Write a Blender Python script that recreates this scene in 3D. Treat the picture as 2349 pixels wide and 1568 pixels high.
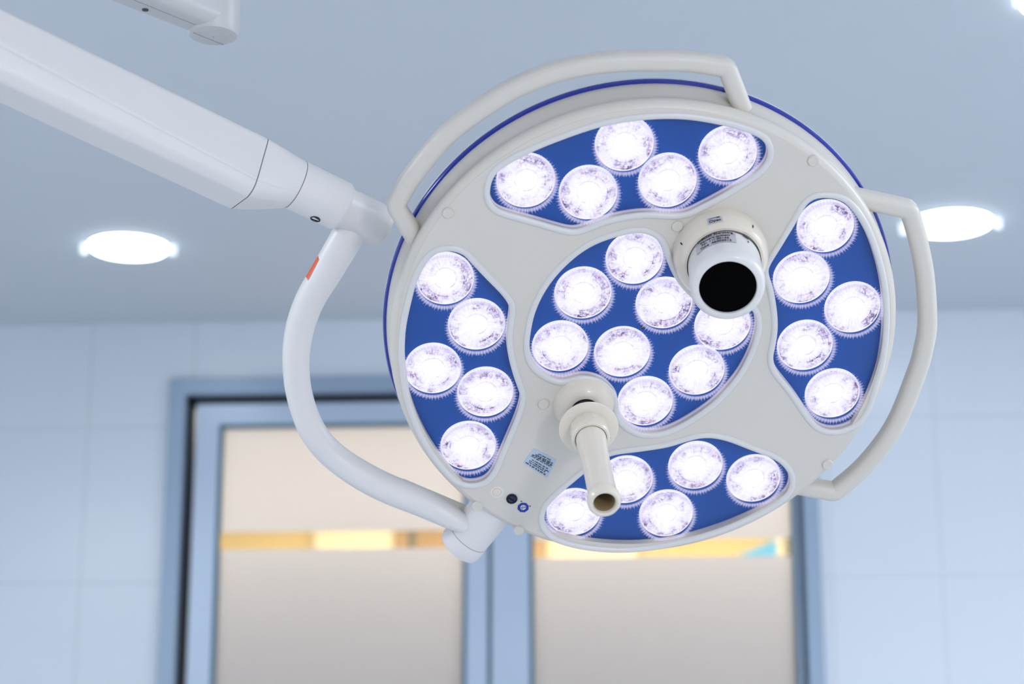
import bpy, bmesh, math, random
from mathutils import Vector, Matrix
from math import sin, cos, pi, radians as RAD
S = bpy.context.scene
for o in list(bpy.data.objects): bpy.data.objects.remove(o)
C = S.collection

# ------------------------------------------------------------------ camera
CAMZ = 1.10; YAW = RAD(3.3); PITCH = RAD(15.5); FPX = 5000.0; CX, CY = 1174.5, 784.0
FWD = Vector((-sin(YAW)*cos(PITCH), cos(YAW)*cos(PITCH), sin(PITCH)))
RIGHT = Vector((cos(YAW), sin(YAW), 0)); UP = RIGHT.cross(FWD)
CAMP = Vector((0, 0, CAMZ))
cd = bpy.data.cameras.new('camera'); cam = bpy.data.objects.new('camera', cd); C.objects.link(cam)
cd.sensor_width = 36; cd.lens = FPX*36/2349
cam.matrix_world = Matrix.Translation(CAMP) @ Matrix((RIGHT, UP, -FWD)).transposed().to_4x4()
cd.dof.use_dof = True; cd.dof.focus_distance = 2.97; cd.dof.aperture_fstop = 3.0
cd.clip_start = 0.05; cd.clip_end = 60
S.camera = cam

# ------------------------------------------------------------------ world, view and room light
S.view_settings.view_transform = 'Standard'; S.view_settings.look = 'None'
S.view_settings.gamma = 1; S.view_settings.use_curve_mapping = False
S.view_settings.exposure = 0.0
w = bpy.data.worlds.new('world'); S.world = w; w.use_nodes = True
w.node_tree.nodes['Background'].inputs[0].default_value = (0.55, 0.68, 0.85, 1)
w.node_tree.nodes['Background'].inputs[1].default_value = 0.15
ROOM_X0, ROOM_X1, ROOM_Y0, ROOM_Y1, ROOM_H = -2.9, 3.1, -3.2, 5.8, 2.78

def area(name, loc, size, power, col, rot=(0, 0, 0)):
    l = bpy.data.lights.new(name, 'AREA'); l.shape = 'RECTANGLE'; l.size, l.size_y = size
    l.energy = power; l.color = col
    o = bpy.data.objects.new(name, l); C.objects.link(o); o.location = loc; o.rotation_euler = rot
    return o
area('ceiling_panel_light', (1.6, -1.6, ROOM_H-0.02), (1.6, 1.0), 32, (1.0, 0.95, 0.915))  # area lights added out of view to set the room's light level
area('window_daylight', (2.4, ROOM_Y0+0.03, 1.05), (0.75, 0.8), 82, (0.98, 0.96, 1.0), (RAD(90), 0, RAD(12)))  # added area light, placed for the handle's shadow; the wall has no window
area('ceiling_panel_light', (-1.6, -1.2, ROOM_H-0.02), (1.2, 0.6), 22, (1.0, 0.94, 0.88))
area('ceiling_panel_light', (2.45, 2.9, ROOM_H-0.02), (0.6, 1.0), 54, (0.88, 0.94, 1.0))
area('ceiling_panel_light', (-2.2, 2.4, ROOM_H-0.02), (0.6, 1.0), 32, (0.88, 0.94, 1.0))

# ------------------------------------------------------------------ helpers
def cp(px, py, depth):                      # the point seen at (px,py) at a given distance along the view axis
    return CAMP + RIGHT*((px-CX)/FPX*depth) - UP*((py-CY)/FPX*depth) + FWD*depth
def ray(px, py): return (RIGHT*((px-CX)/FPX) - UP*((py-CY)/FPX) + FWD)
def on_wall(px, py, y=5.8):
    d = ray(px, py); return CAMP + d*(y/d.y)
def on_ceiling(px, py, z=2.78):
    d = ray(px, py); return CAMP + d*((z-CAMZ)/d.z)

def mat(name, col, rough=0.5, metal=0.0, spec=0.5, coat=0.0, noise=0.0, nscale=40, bump=0.0):
    m = bpy.data.materials.new(name); m.use_nodes = True; nt = m.node_tree
    b = nt.nodes['Principled BSDF']
    b.inputs['Roughness'].default_value = rough; b.inputs['Metallic'].default_value = metal
    b.inputs['Specular IOR Level'].default_value = spec; b.inputs['Coat Weight'].default_value = coat
    b.inputs['Coat Roughness'].default_value = 0.08
    b.inputs['Base Color'].default_value = (*col, 1)
    if noise or bump:
        tc = nt.nodes.new('ShaderNodeTexCoord'); n = nt.nodes.new('ShaderNodeTexNoise')
        n.inputs['Scale'].default_value = nscale; n.inputs['Detail'].default_value = 4
        nt.links.new(tc.outputs['Object'], n.inputs['Vector'])
        if noise:
            mx = nt.nodes.new('ShaderNodeMix'); mx.data_type = 'RGBA'
            mx.inputs[6].default_value = (*[c*(1-noise) for c in col], 1)
            mx.inputs[7].default_value = (*[min(1, c*(1+noise)) for c in col], 1)
            nt.links.new(n.outputs['Fac'], mx.inputs[0]); nt.links.new(mx.outputs[2], b.inputs['Base Color'])
        if bump:
            bp = nt.nodes.new('ShaderNodeBump'); bp.inputs['Strength'].default_value = bump
            bp.inputs['Distance'].default_value = 0.001
            nt.links.new(n.outputs['Fac'], bp.inputs['Height']); nt.links.new(bp.outputs[0], b.inputs['Normal'])
    return m
def emis(name, col, s):
    m = bpy.data.materials.new(name); m.use_nodes = True; nt = m.node_tree
    b = nt.nodes['Principled BSDF']; b.inputs['Base Color'].default_value = (*[c*.5 for c in col], 1)
    b.inputs['Emission Color'].default_value = (*col, 1); b.inputs['Emission Strength'].default_value = s
    return m

M = {}
M['cream'] = mat('cream_plastic', (0.71, 0.675, 0.605), 0.38, noise=0.012, nscale=15)
M['bead'] = mat('cream_bead', (0.74, 0.735, 0.72), 0.28)
M['ivory'] = mat('ivory_plastic', (0.80, 0.735, 0.62), 0.27, coat=0.1)
M['white'] = mat('white_enamel', (0.79, 0.775, 0.765), 0.35, noise=0.01, nscale=12)
M['camwhite'] = mat('white_gloss_plastic', (0.80, 0.79, 0.77), 0.3, coat=0.15)
M['ceilarm'] = mat('pale_grey_enamel', (0.63, 0.645, 0.64), 0.35, noise=0.01, nscale=12)
M['bluering'] = mat('blue_trim', (0.0, 0.018, 0.36), 0.2, coat=0.6)
M['bluepanel'] = mat('blue_panel', (0.002, 0.085, 0.42), 0.32, spec=0.25, noise=0.15, nscale=6)
M['pink'] = mat('lilac_gasket', (0.84, 0.77, 0.86), 0.3)
M['black'] = mat('black_plastic', (0.004, 0.004, 0.005), 0.25)
M['blackglass'] = mat('black_glass', (0.0005, 0.0005, 0.0008), 0.03, spec=0.03)
M['navy'] = mat('navy_metal', (0.02, 0.03, 0.09), 0.2, metal=0.4)
M['seam'] = mat('dark_seam', (0.06, 0.06, 0.07), 0.6)
M['seamline'] = mat('brownish_seam', (0.22, 0.21, 0.19), 0.6)
M['seamgrey'] = mat('grey_seam', (0.35, 0.35, 0.35), 0.6)
M['ink'] = mat('ink', (0.015, 0.02, 0.035), 0.5)
M['paper'] = mat('blue_paper', (0.50, 0.60, 0.72), 0.5)
M['silver'] = mat('silver_label', (0.58, 0.57, 0.61), 0.3, metal=0.3)
M['orange'] = mat('orange_print', (0.85, 0.62, 0.36), 0.5)
M['red'] = mat('red_sticker', (0.80, 0.10, 0.02), 0.4)
M['bore'] = mat('bore_brown', (0.40, 0.30, 0.16), 0.5)
M['indigo'] = mat('indigo_print', (0.01, 0.03, 0.35), 0.35)
M['sticker'] = mat('white_sticker', (0.78, 0.78, 0.80), 0.4)
M['neck'] = mat('dark_steel', (0.05, 0.055, 0.07), 0.3, metal=0.6)
M['alu'] = mat('blue_grey_aluminium', (0.34, 0.45, 0.58), 0.35, metal=0.15, noise=0.03, nscale=5)
M['alulight'] = mat('pale_blue_aluminium', (0.55, 0.66, 0.80), 0.30, metal=0.15)
M['gap'] = mat('rubber_gap', (0.004, 0.007, 0.012), 0.5)
M['teal'] = mat('teal_shadow_strip', (0.10, 0.20, 0.28), 0.4)  # teal of the door gaps and glazing gaskets
M['ceiling'] = mat('ceiling_paint', (0.715, 0.77, 0.83), 0.7, noise=0.02, nscale=1.5)
M['floor'] = mat('floor_vinyl', (0.66, 0.69, 0.74), 0.35, noise=0.04, nscale=8)
M['sidewall'] = mat('side_wall_paint', (0.74, 0.77, 0.82), 0.5, noise=0.02, nscale=3)
M['chrome'] = mat('chrome', (0.8, 0.85, 0.9), 0.15, metal=1.0)
M['yellow'] = mat('ochre_wall', (0.40, 0.275, 0.10), 0.6, noise=0.06, nscale=3)
M['palecream'] = mat('pale_cream_board', (0.52, 0.43, 0.26), 0.6)
M['wood'] = mat('brown_wood', (0.23, 0.12, 0.028), 0.5, noise=0.2, nscale=6)
M['darkwood'] = mat('dark_wood', (0.05, 0.05, 0.02), 0.5)
M['tealboard'] = mat('teal_board', (0.03, 0.20, 0.32), 0.5)
M['diffuser'] = emis('downlight_diffuser', (0.88, 0.95, 1.0), 9.0)

def tile_material():
    m = mat('glazed_wall_tile', (0.76, 0.83, 0.91), 0.25, spec=0.5); nt = m.node_tree; b = nt.nodes['Principled BSDF']
    tc = nt.nodes.new('ShaderNodeTexCoord'); mp = nt.nodes.new('ShaderNodeMapping'); br = nt.nodes.new('ShaderNodeTexBrick')
    sx = nt.nodes.new('ShaderNodeSeparateXYZ'); cb = nt.nodes.new('ShaderNodeCombineXYZ')
    nt.links.new(tc.outputs['Object'], sx.inputs[0])
    nt.links.new(sx.outputs['X'], cb.inputs['X']); nt.links.new(sx.outputs['Z'], cb.inputs['Y'])
    nt.links.new(cb.outputs[0], mp.inputs[0]); mp.inputs['Location'].default_value = (0.06, 0.115, 0)
    br.offset = 0.0; br.inputs['Scale'].default_value = 1.0
    br.inputs['Brick Width'].default_value = 0.29; br.inputs['Row Height'].default_value = 0.433
    br.inputs['Mortar Size'].default_value = 0.004; br.inputs['Mortar Smooth'].default_value = 0.3
    br.inputs['Color1'].default_value = (0.76, 0.83, 0.91, 1); br.inputs['Color2'].default_value = (0.77, 0.84, 0.91, 1)
    br.inputs['Mortar'].default_value = (0.70, 0.75, 0.80, 1)
    nt.links.new(mp.outputs[0], br.inputs['Vector']); nt.links.new(br.outputs['Color'], b.inputs['Base Color'])
    bp = nt.nodes.new('ShaderNodeBump'); bp.inputs['Strength'].default_value = 0.15; bp.inputs['Distance'].default_value = 0.001
    bp.invert = True
    nt.links.new(br.outputs['Fac'], bp.inputs['Height']); nt.links.new(bp.outputs[0], b.inputs['Normal'])
    return m
M['tile'] = tile_material()

def frosted():
    m = bpy.data.materials.new('frosted_glass'); m.use_nodes = True; nt = m.node_tree
    nt.nodes.remove(nt.nodes['Principled BSDF']); out = nt.nodes['Material Output']
    d = nt.nodes.new('ShaderNodeBsdfDiffuse'); d.inputs[0].default_value = (0.80, 0.78, 0.77, 1)
    t = nt.nodes.new('ShaderNodeBsdfTranslucent'); t.inputs[0].default_value = (0.93, 0.89, 0.86, 1)
    g = nt.nodes.new('ShaderNodeBsdfGlossy'); g.inputs['Roughness'].default_value = 0.25; g.inputs[0].default_value = (1, 1, 1, 1)
    a = nt.nodes.new('ShaderNodeMixShader'); a.inputs[0].default_value = 0.45
    nt.links.new(d.outputs[0], a.inputs[1]); nt.links.new(t.outputs[0], a.inputs[2])
    b = nt.nodes.new('ShaderNodeMixShader'); b.inputs[0].default_value = 0.04
    nt.links.new(a.outputs[0], b.inputs[1]); nt.links.new(g.outputs[0], b.inputs[2]); nt.links.new(b.outputs[0], out.inputs[0])
    return m
M['frost'] = frosted()
def clear(name, refl, tint=(1, 1, 1)):
    m = bpy.data.materials.new(name); m.use_nodes = True; nt = m.node_tree
    nt.nodes.remove(nt.nodes['Principled BSDF']); out = nt.nodes['Material Output']
    t = nt.nodes.new('ShaderNodeBsdfTransparent'); t.inputs[0].default_value = (*tint, 1)
    g = nt.nodes.new('ShaderNodeBsdfGlossy'); g.inputs['Roughness'].default_value = 0.04
    f = nt.nodes.new('ShaderNodeFresnel'); f.inputs[0].default_value = 1.45
    mu = nt.nodes.new('ShaderNodeMath'); mu.operation = 'MULTIPLY'; mu.inputs[1].default_value = refl
    nt.links.new(f.outputs[0], mu.inputs[0])
    x = nt.nodes.new('ShaderNodeMixShader'); nt.links.new(mu.outputs[0], x.inputs[0])
    nt.links.new(t.outputs[0], x.inputs[1]); nt.links.new(g.outputs[0], x.inputs[2]); nt.links.new(x.outputs[0], out.inputs[0])
    return m
M['clear'] = clear('clear_cover_glass', 0.5)
M['window'] = clear('clear_door_glass', 1.0, (0.95, 0.97, 0.98))

def lens_material():
    """faceted LED optic: a bright core, ringed and prismatic facets that glow unevenly"""
    m = bpy.data.materials.new('led_optic'); m.use_nodes = True; nt = m.node_tree; N = nt.nodes; L = nt.links
    b = N['Principled BSDF']; b.inputs['Base Color'].default_value = (0.07, 0.07, 0.08, 1); b.inputs['Roughness'].default_value = 0.15
    def math_(op, a, c=None, clamp=False):
        n = N.new('ShaderNodeMath'); n.operation = op; n.use_clamp = clamp
        for i, v in enumerate((a, c)):
            if v is None: continue
            if isinstance(v, (int, float)): n.inputs[i].default_value = v
            else: L.new(v, n.inputs[i])
        return n.outputs[0]
    tc = N.new('ShaderNodeTexCoord'); sx = N.new('ShaderNodeSeparateXYZ'); L.new(tc.outputs['Object'], sx.inputs[0])
    oi = N.new('ShaderNodeObjectInfo')
    ang = math_('ARCTAN2', sx.outputs['Y'], sx.outputs['X'])
    r = math_('SQRT', math_('ADD', math_('MULTIPLY', sx.outputs['X'], sx.outputs['X']), math_('MULTIPLY', sx.outputs['Y'], sx.outputs['Y'])))
    rn = math_('DIVIDE', r, 0.0388)
    rnd = math_('MULTIPLY', oi.outputs['Random'], 37.0)
    def polar(ka, kr):
        c = N.new('ShaderNodeCombineXYZ'); L.new(math_('MULTIPLY', ang, ka), c.inputs[0]); L.new(math_('MULTIPLY', rn, kr), c.inputs[1]); L.new(rnd, c.inputs[2]); return c.outputs[0]
    v1 = N.new('ShaderNodeTexVoronoi'); v1.inputs['Scale'].default_value = 1.0; L.new(polar(7.0, 11.0), v1.inputs['Vector'])
    s1 = N.new('ShaderNodeSeparateColor'); L.new(v1.outputs['Color'], s1.inputs[0])
    v2 = N.new('ShaderNodeTexNoise'); v2.inputs['Scale'].default_value = 1.0; v2.inputs['Detail'].default_value = 3; L.new(polar(1.3, 2.0), v2.inputs['Vector'])
    v3 = N.new('ShaderNodeTexVoronoi'); v3.inputs['Scale'].default_value = 1.0; L.new(polar(19.0, 24.0), v3.inputs['Vector'])
    s3 = N.new('ShaderNodeSeparateColor'); L.new(v3.outputs['Color'], s3.inputs[0])
    # outer prismatic band weight
    mr = N.new('ShaderNodeMapRange'); mr.interpolation_type = 'SMOOTHSTEP'
    mr.inputs['From Min'].default_value = 0.40; mr.inputs['From Max'].default_value = 0.86; L.new(rn, mr.inputs['Value'])
    band = mr.outputs[0]
    patch = N.new('ShaderNodeMapRange'); patch.inputs['From Min'].default_value = 0.42; patch.inputs['From Max'].default_value = 0.68; L.new(v2.outputs['Fac'], patch.inputs['Value'])
    fac = math_('MULTIPLY', band, math_('ADD', math_('MULTIPLY', patch.outputs[0], 1.15), 0.06))
    cell = math_('ADD', math_('MULTIPLY', s1.outputs[0], 0.60), math_('MULTIPLY', s3.outputs[0], 0.55))
    dark = math_('MULTIPLY', fac, math_('MULTIPLY', math_('SUBTRACT', cell, 0.18), 1.15), True)
    # thin circular steps of the moulding
    for rc, wd, am in ((0.66, 0.018, 0.60), (0.385, 0.020, 0.50), (0.92, 0.012, 0.35)):
        g = math_('SUBTRACT', 1.0, math_('DIVIDE', math_('ABSOLUTE', math_('SUBTRACT', rn, rc)), wd), True)
        dark = math_('ADD', dark, math_('MULTIPLY', math_('MULTIPLY', g, am), patch.outputs[0]), True)
    mid = N.new('ShaderNodeMapRange'); mid.inputs['From Min'].default_value = 0.28; mid.inputs['From Max'].default_value = 0.46; L.new(rn, mid.inputs['Value'])
    v4 = N.new('ShaderNodeTexNoise'); v4.inputs['Scale'].default_value = 1.0; v4.inputs['Detail'].default_value = 2; L.new(polar(11.0, 3.0), v4.inputs['Vector'])
    streak = math_('MULTIPLY', math_('SUBTRACT', v4.outputs['Fac'], 0.42, True), 0.62)
    dark = math_('ADD', dark, math_('MULTIPLY', streak, mid.outputs[0]), True)
    comb = math_('MULTIPLY', math_('GREATER_THAN', math_('SINE', math_('MULTIPLY', ang, 54.0)), 0.2), math_('SUBTRACT', 1.0, math_('DIVIDE', math_('ABSOLUTE', math_('SUBTRACT', rn, 0.42)), 0.05), True))
    comb = math_('MULTIPLY', math_('MULTIPLY', comb, 0.45), math_('MULTIPLY', math_('SINE', math_('ADD', ang, 0.35)), 1.2, True))
    dark = math_('ADD', dark, comb, True)
    # the collar between 0.93 and 1 stays bright
    rim = math_('GREATER_THAN', rn, 0.945)
    dark = math_('MULTIPLY', dark, math_('SUBTRACT', 1.0, math_('MULTIPLY', rim, 0.85)))
    cr = N.new('ShaderNodeValToRGB'); L.new(dark, cr.inputs[0])
    e = cr.color_ramp.elements
    e[0].position = 0.0; e[0].color = (1.0, 0.98, 1.0, 1); e[1].position = 1.0; e[1].color = (0.055, 0.03, 0.12, 1)
    x = e.new(0.20); x.color = (0.88, 0.84, 1.0, 1); x = e.new(0.5); x.color = (0.56, 0.44, 0.76, 1)
    L.new(cr.outputs[0], b.inputs['Emission Color'])
    st = math_('ADD', 0.90, math_('MULTIPLY', math_('SUBTRACT', 1.0, band), 0.08))
    L.new(st, b.inputs['Emission Strength'])
    return m
M['lens'] = lens_material()
def painted_halo(name, col, st, r0, r1, peak):
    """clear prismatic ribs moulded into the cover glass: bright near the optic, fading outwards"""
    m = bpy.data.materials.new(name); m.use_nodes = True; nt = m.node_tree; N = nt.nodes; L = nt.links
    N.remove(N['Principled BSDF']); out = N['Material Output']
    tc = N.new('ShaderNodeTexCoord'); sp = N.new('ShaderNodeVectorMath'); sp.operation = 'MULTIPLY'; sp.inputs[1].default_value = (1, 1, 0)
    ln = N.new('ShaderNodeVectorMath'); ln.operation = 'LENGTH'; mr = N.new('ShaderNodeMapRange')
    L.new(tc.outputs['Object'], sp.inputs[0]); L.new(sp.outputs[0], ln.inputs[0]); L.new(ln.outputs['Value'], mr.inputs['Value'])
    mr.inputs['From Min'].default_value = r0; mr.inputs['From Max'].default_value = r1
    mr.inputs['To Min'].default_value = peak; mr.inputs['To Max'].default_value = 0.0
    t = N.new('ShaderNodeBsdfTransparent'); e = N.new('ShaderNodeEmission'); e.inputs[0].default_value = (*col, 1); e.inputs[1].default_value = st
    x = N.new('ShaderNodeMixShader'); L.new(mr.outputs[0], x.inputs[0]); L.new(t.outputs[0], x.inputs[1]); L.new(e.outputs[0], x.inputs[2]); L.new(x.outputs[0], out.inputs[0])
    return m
M['prism'] = painted_halo('prism_ribs', (0.62, 0.60, 1.0), 1.0, 0.0392, 0.0456, 0.80)  # lens halo painted with emission: rays, then dots and a soft ring
M['prismhot'] = painted_halo('prism_nodes', (0.78, 0.76, 1.0), 1.05, 0.0395, 0.0465, 0.85)
M['prismbase'] = painted_halo('prism_collar', (0.74, 0.70, 1.0), 1.0, 0.0385, 0.0425, 0.60)
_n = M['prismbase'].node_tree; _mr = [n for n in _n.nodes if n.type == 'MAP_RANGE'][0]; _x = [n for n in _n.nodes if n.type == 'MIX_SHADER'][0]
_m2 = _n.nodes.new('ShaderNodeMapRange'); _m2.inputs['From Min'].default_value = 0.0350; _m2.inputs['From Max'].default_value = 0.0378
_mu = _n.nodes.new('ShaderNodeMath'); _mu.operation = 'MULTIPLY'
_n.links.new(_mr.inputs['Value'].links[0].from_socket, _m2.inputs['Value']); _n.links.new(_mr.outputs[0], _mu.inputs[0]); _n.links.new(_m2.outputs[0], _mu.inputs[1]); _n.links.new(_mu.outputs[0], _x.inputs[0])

# ---- mesh helpers
def finish(name, bm, m, parent=None, smooth=35, mw=None, recalc=True):
    if recalc: bmesh.ops.recalc_face_normals(bm, faces=bm.faces)
    me = bpy.data.meshes.new(name); bm.to_mesh(me); bm.free()
    return link(name, me, m, parent, smooth, mw)
def link(name, me, m, parent=None, smooth=35, mw=None):
    for x in (m if isinstance(m, (list, tuple)) else [m]): me.materials.append(x)
    if smooth:
        for p in me.polygons: p.use_smooth = True
        me.set_sharp_from_angle(angle=RAD(smooth))
    o = bpy.data.objects.new(name, me); C.objects.link(o)
    if parent is not None: o.parent = parent
    if mw is not None: o.matrix_local = mw
    return o
def add_lathe(bm, prof, n=96, mw=Matrix(), cap=True, mi=0, ngon_r=None):
    rings = []
    for r, z in prof:
        ring = []
        for k in range(n):
            a = 2*pi*k/n; ring.append(bm.verts.new(mw @ Vector((r*cos(a), r*sin(a), z))))
        rings.append(ring)
    fs = []
    for i in range(len(rings)-1):
        for k in range(n):
            fs.append(bm.faces.new((rings[i][k], rings[i][(k+1) % n], rings[i+1][(k+1) % n], rings[i+1][k])))
    if cap:
        fs.append(bm.faces.new(list(reversed(rings[0])))); fs.append(bm.faces.new(rings[-1]))
    for f in fs: f.material_index = mi
    return bm
def axis_mat(p, direction, hint=Vector((0, 0, 1))):
    z = direction.normalized()
    if abs(z.dot(hint)) > 0.98: hint = Vector((0, 1, 0))
    x = hint.cross(z).normalized(); y = z.cross(x)
    m = Matrix((x, y, z)).transposed().to_4x4(); m.translation = p
    return m
def catmull(P, n=8, closed=False):
    P = [Vector(p) for p in P]; out = []; N_ = len(P)
    for i in range(N_ if closed else N_-1):
        g = (lambda k: P[k % N_]) if closed else (lambda k: P[min(max(k, 0), N_-1)])
        a, b, c, d = g(i-1), g(i), g(i+1), g(i+2)
        for k in range(n):
            t = k/n
            out.append(0.5*((2*b)+(c-a)*t+(2*a-5*b+4*c-d)*t*t+(3*b-a-3*c+d)*t**3))
    if not closed: out.append(P[-1])
    return out
def add_sweep(bm, path, section, up, closed=False, scale=None, cap=True, mi=0):
    """section: (side, up) offsets; the side axis is tangent x up; corners are mitred"""
    n = len(path); rings = []
    for i, p in enumerate(path):
        a = path[(i-1) % n] if (closed or i) else None
        b = path[(i+1) % n] if (closed or i < n-1) else None
        d1 = (p-a).normalized() if a is not None else (b-p).normalized()
        d2 = (b-p).normalized() if b is not None else d1
        t = (d1+d2).normalized()
        u = up(i) if callable(up) else up
        u = (u - t*u.dot(t)).normalized(); s = t.cross(u)
        k = 1/max(0.4, math.sqrt(max(0.01, (1+d1.dot(d2))/2)))
        sc = scale[i] if scale else 1
        rings.append([bm.verts.new(p + s*x*sc*k + u*y*sc) for x, y in section])
    m = len(section)
    for i in range(n if closed else n-1):
        A, B = rings[i], rings[(i+1) % n]
        for k in range(m):
            f = bm.faces.new((A[k], A[(k+1) % m], B[(k+1) % m], B[k])); f.material_index = mi
    if cap and not closed:
        for q in (list(reversed(rings[0])), rings[-1]):
            f = bm.faces.new(q); f.material_index = mi
def circ(r, n=12, ry=None): return [(r*cos(2*pi*k/n), (ry or r)*sin(2*pi*k/n)) for k in range(n)]
def rrect(w_, h_, r, n=4):
    out = []
    for cx, cy, a0 in ((w_/2-r, h_/2-r, 0), (-w_/2+r, h_/2-r, 90), (-w_/2+r, -h_/2+r, 180), (w_/2-r, -h_/2+r, 270)):
        for k in range(n+1):
            a = RAD(a0+90*k/n); out.append((cx+r*cos(a), cy+r*sin(a)))
    return out
def add_box(bm, lo, hi, mi=0, mw=Matrix()):
    v = [bm.verts.new(mw @ Vector((x, y, z))) for x in (lo[0], hi[0]) for y in (lo[1], hi[1]) for z in (lo[2], hi[2])]
    for q in ((0, 1, 3, 2), (4, 6, 7, 5), (0, 4, 5, 1), (2, 3, 7, 6), (0, 2, 6, 4), (1, 5, 7, 3)):
        f = bm.faces.new([v[i] for i in q]); f.material_index = mi
def bevel(bm, w_, seg=2):
    bmesh.ops.bevel(bm, geom=list(bm.edges), offset=w_, segments=seg, profile=0.6, affect='EDGES', clamp_overlap=True)
def plate_mesh(name, loops, half, bev, z):
    """flat plate with holes: loops[0] is the outline"""
    cu = bpy.data.curves.new('outline', 'CURVE'); cu.dimensions = '2D'; cu.fill_mode = 'BOTH'
    for lp in loops:
        sp = cu.splines.new('POLY'); sp.points.add(len(lp)-1)
        for p, q in zip(sp.points, lp): p.co = (q[0], q[1], 0, 1)
        sp.use_cyclic_u = True
    cu.extrude = half-bev; cu.bevel_depth = bev; cu.bevel_resolution = 2; cu.offset = -bev if False else 0
    o = bpy.data.objects.new('outline', cu); C.objects.link(o)
    dg = bpy.context.evaluated_depsgraph_get(); me = bpy.data.meshes.new_from_object(o.evaluated_get(dg))
    bpy.data.objects.remove(o); bpy.data.curves.remove(cu)
    me.transform(Matrix.Translation((0, 0, z))); me.name = name
    return me
def text_mesh(s, size, thick=0.00012):
    cu = bpy.data.curves.new('t', 'FONT'); cu.body = s; cu.size = size; cu.align_x = 'CENTER'; cu.align_y = 'CENTER'; cu.extrude = thick; cu.offset = size*0.012
    o = bpy.data.objects.new('t', cu); C.objects.link(o)
    dg = bpy.context.evaluated_depsgraph_get(); me = bpy.data.meshes.new_from_object(o.evaluated_get(dg))
    bpy.data.objects.remove(o); bpy.data.curves.remove(cu)
    return me
def thing(name, label, cat, mw=Matrix(), group=None):
    o = bpy.data.objects.new(name, None); C.objects.link(o); o.empty_display_size = 0.05; o.matrix_world = mw
    o['label'] = label; o['category'] = cat
    if group: o['group'] = group
    return o
def struct(name, bm, m, parent=None, smooth=0):
    o = finish(name, bm, m, parent, smooth)
    if parent is None: o['kind'] = 'structure'
    return o

# ------------------------------------------------------------------ room shell
DW = ROOM_Y1; T = 0.15
def box_struct(name, lo, hi, m):
    bm = bmesh.new(); add_box(bm, lo, hi); return struct(name, bm, m)
HX0, HX1, HZ = on_wall(376, 1400).x, on_wall(1880, 1400).x, on_wall(780, 872).z        # opening that holds the double door
bm = bmesh.new()
add_box(bm, (ROOM_X0-T, DW, 0), (HX0, DW+T, ROOM_H)); add_box(bm, (HX1, DW, 0), (ROOM_X1+T, DW+T, ROOM_H))
add_box(bm, (HX0, DW, HZ), (HX1, DW+T, ROOM_H))
struct('wall_back', bm, M['tile'])
box_struct('wall_left', (ROOM_X0-T, ROOM_Y0-T, 0), (ROOM_X0, DW, ROOM_H), M['sidewall'])
box_struct('wall_right', (ROOM_X1, ROOM_Y0-T, 0), (ROOM_X1+T, DW, ROOM_H), M['sidewall'])
box_struct('wall_front', (ROOM_X0-T, ROOM_Y0-T, 0), (ROOM_X1+T, ROOM_Y0, ROOM_H), M['sidewall'])
box_struct('floor', (ROOM_X0-T, ROOM_Y0-T, -0.1), (ROOM_X1+T, 8.6, 0), M['floor'])
box_struct('ceiling', (ROOM_X0-T, ROOM_Y0-T, ROOM_H), (ROOM_X1+T, 8.6, ROOM_H+0.1), M['ceiling'])

# door frame lining
def X(px, py=1400, y=DW): return on_wall(px, py, y).x
def Z(py, px=1100, y=DW): return on_wall(px, py, y).z
FY = DW-0.02
fx0, fx1, fz1 = X(370), X(1886), Z(866, 780)
ix0, ix1, iz1 = X(409), X(1850), Z(903, 780)
bm = bmesh.new()
for lo, hi in (((fx0, FY, 0), (ix0, DW+0.09, iz1)), ((ix1, FY, 0), (fx1, DW+0.09, iz1)), ((fx0, FY, iz1), (fx1, DW+0.09, fz1))):
    add_box(bm, lo, hi)
struct('trim_1', bm, M['alu'])
# black rubber gap between the lining and the leaves
bm = bmesh.new(); g = 0.021
add_box(bm, (ix0, DW+0.012, 0), (ix0+g, DW+0.07, iz1)); add_box(bm, (ix0, DW+0.012, iz1-g), (ix1, DW+0.07, iz1))
struct('trim_2', bm, M['gap'])
bm = bmesh.new(); add_box(bm, (ix1-0.014, DW+0.03, 0), (ix1, DW+0.07, iz1-g)); struct('trim_4', bm, M['teal'])

YD = DW+0.015                                  # front face of the leaves
def leaf(n, px0, px1, gx0, gx1, gz1, band0, band1):
    x0, x1, g0, g1 = X(px0), X(px1), X(gx0), X(gx1); zt = iz1-g; gt = Z(gz1, (gx0+gx1)/2, YD)
    b0, b1 = Z(band0, (gx0+gx1)/2, YD+.022), Z(band1, (gx0+gx1)/2, YD+.022); y0, y1 = YD, YD+0.045
    bm = bmesh.new()
    add_box(bm, (x0, y0, 0.01), (g0, y1, zt)); add_box(bm, (g1, y0, 0.01), (x1, y1, zt))
    add_box(bm, (g0, y0, gt), (g1, y1, zt)); add_box(bm, (g0, y0, 0.01), (g1, y1, 0.16))
    d = struct(f'door_{n}', bm, M['alulight'])
    bm = bmesh.new(); q = 0.009                # glazing gasket
    ym = y0-0.001
    for lo, hi in (((g0-q*.3, ym, .16), (g0+q, y0+.02, gt)), ((g1-q, ym, .16), (g1+q*.3, y0+.02, gt)), ((g0, ym, gt-q*.6), (g1, y0+.02, gt+q*.4))):
        add_box(bm, lo, hi)
    struct('glazing_gasket', bm, M['teal'], d)
    yc = (y0+y1)/2
    bm = bmesh.new(); add_box(bm, (g0, yc, 0.16), (g1, yc+0.006, gt)); struct('glass_pane', bm, M['window'], d)
    for z0, z1 in ((0.16, b1), (b0, gt)):
        bm = bmesh.new(); add_box(bm, (g0+q, yc-0.0015, z0), (g1-q, yc-0.0005, z1)); struct('frosted_film', bm, M['frost'], d)
    return d
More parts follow.
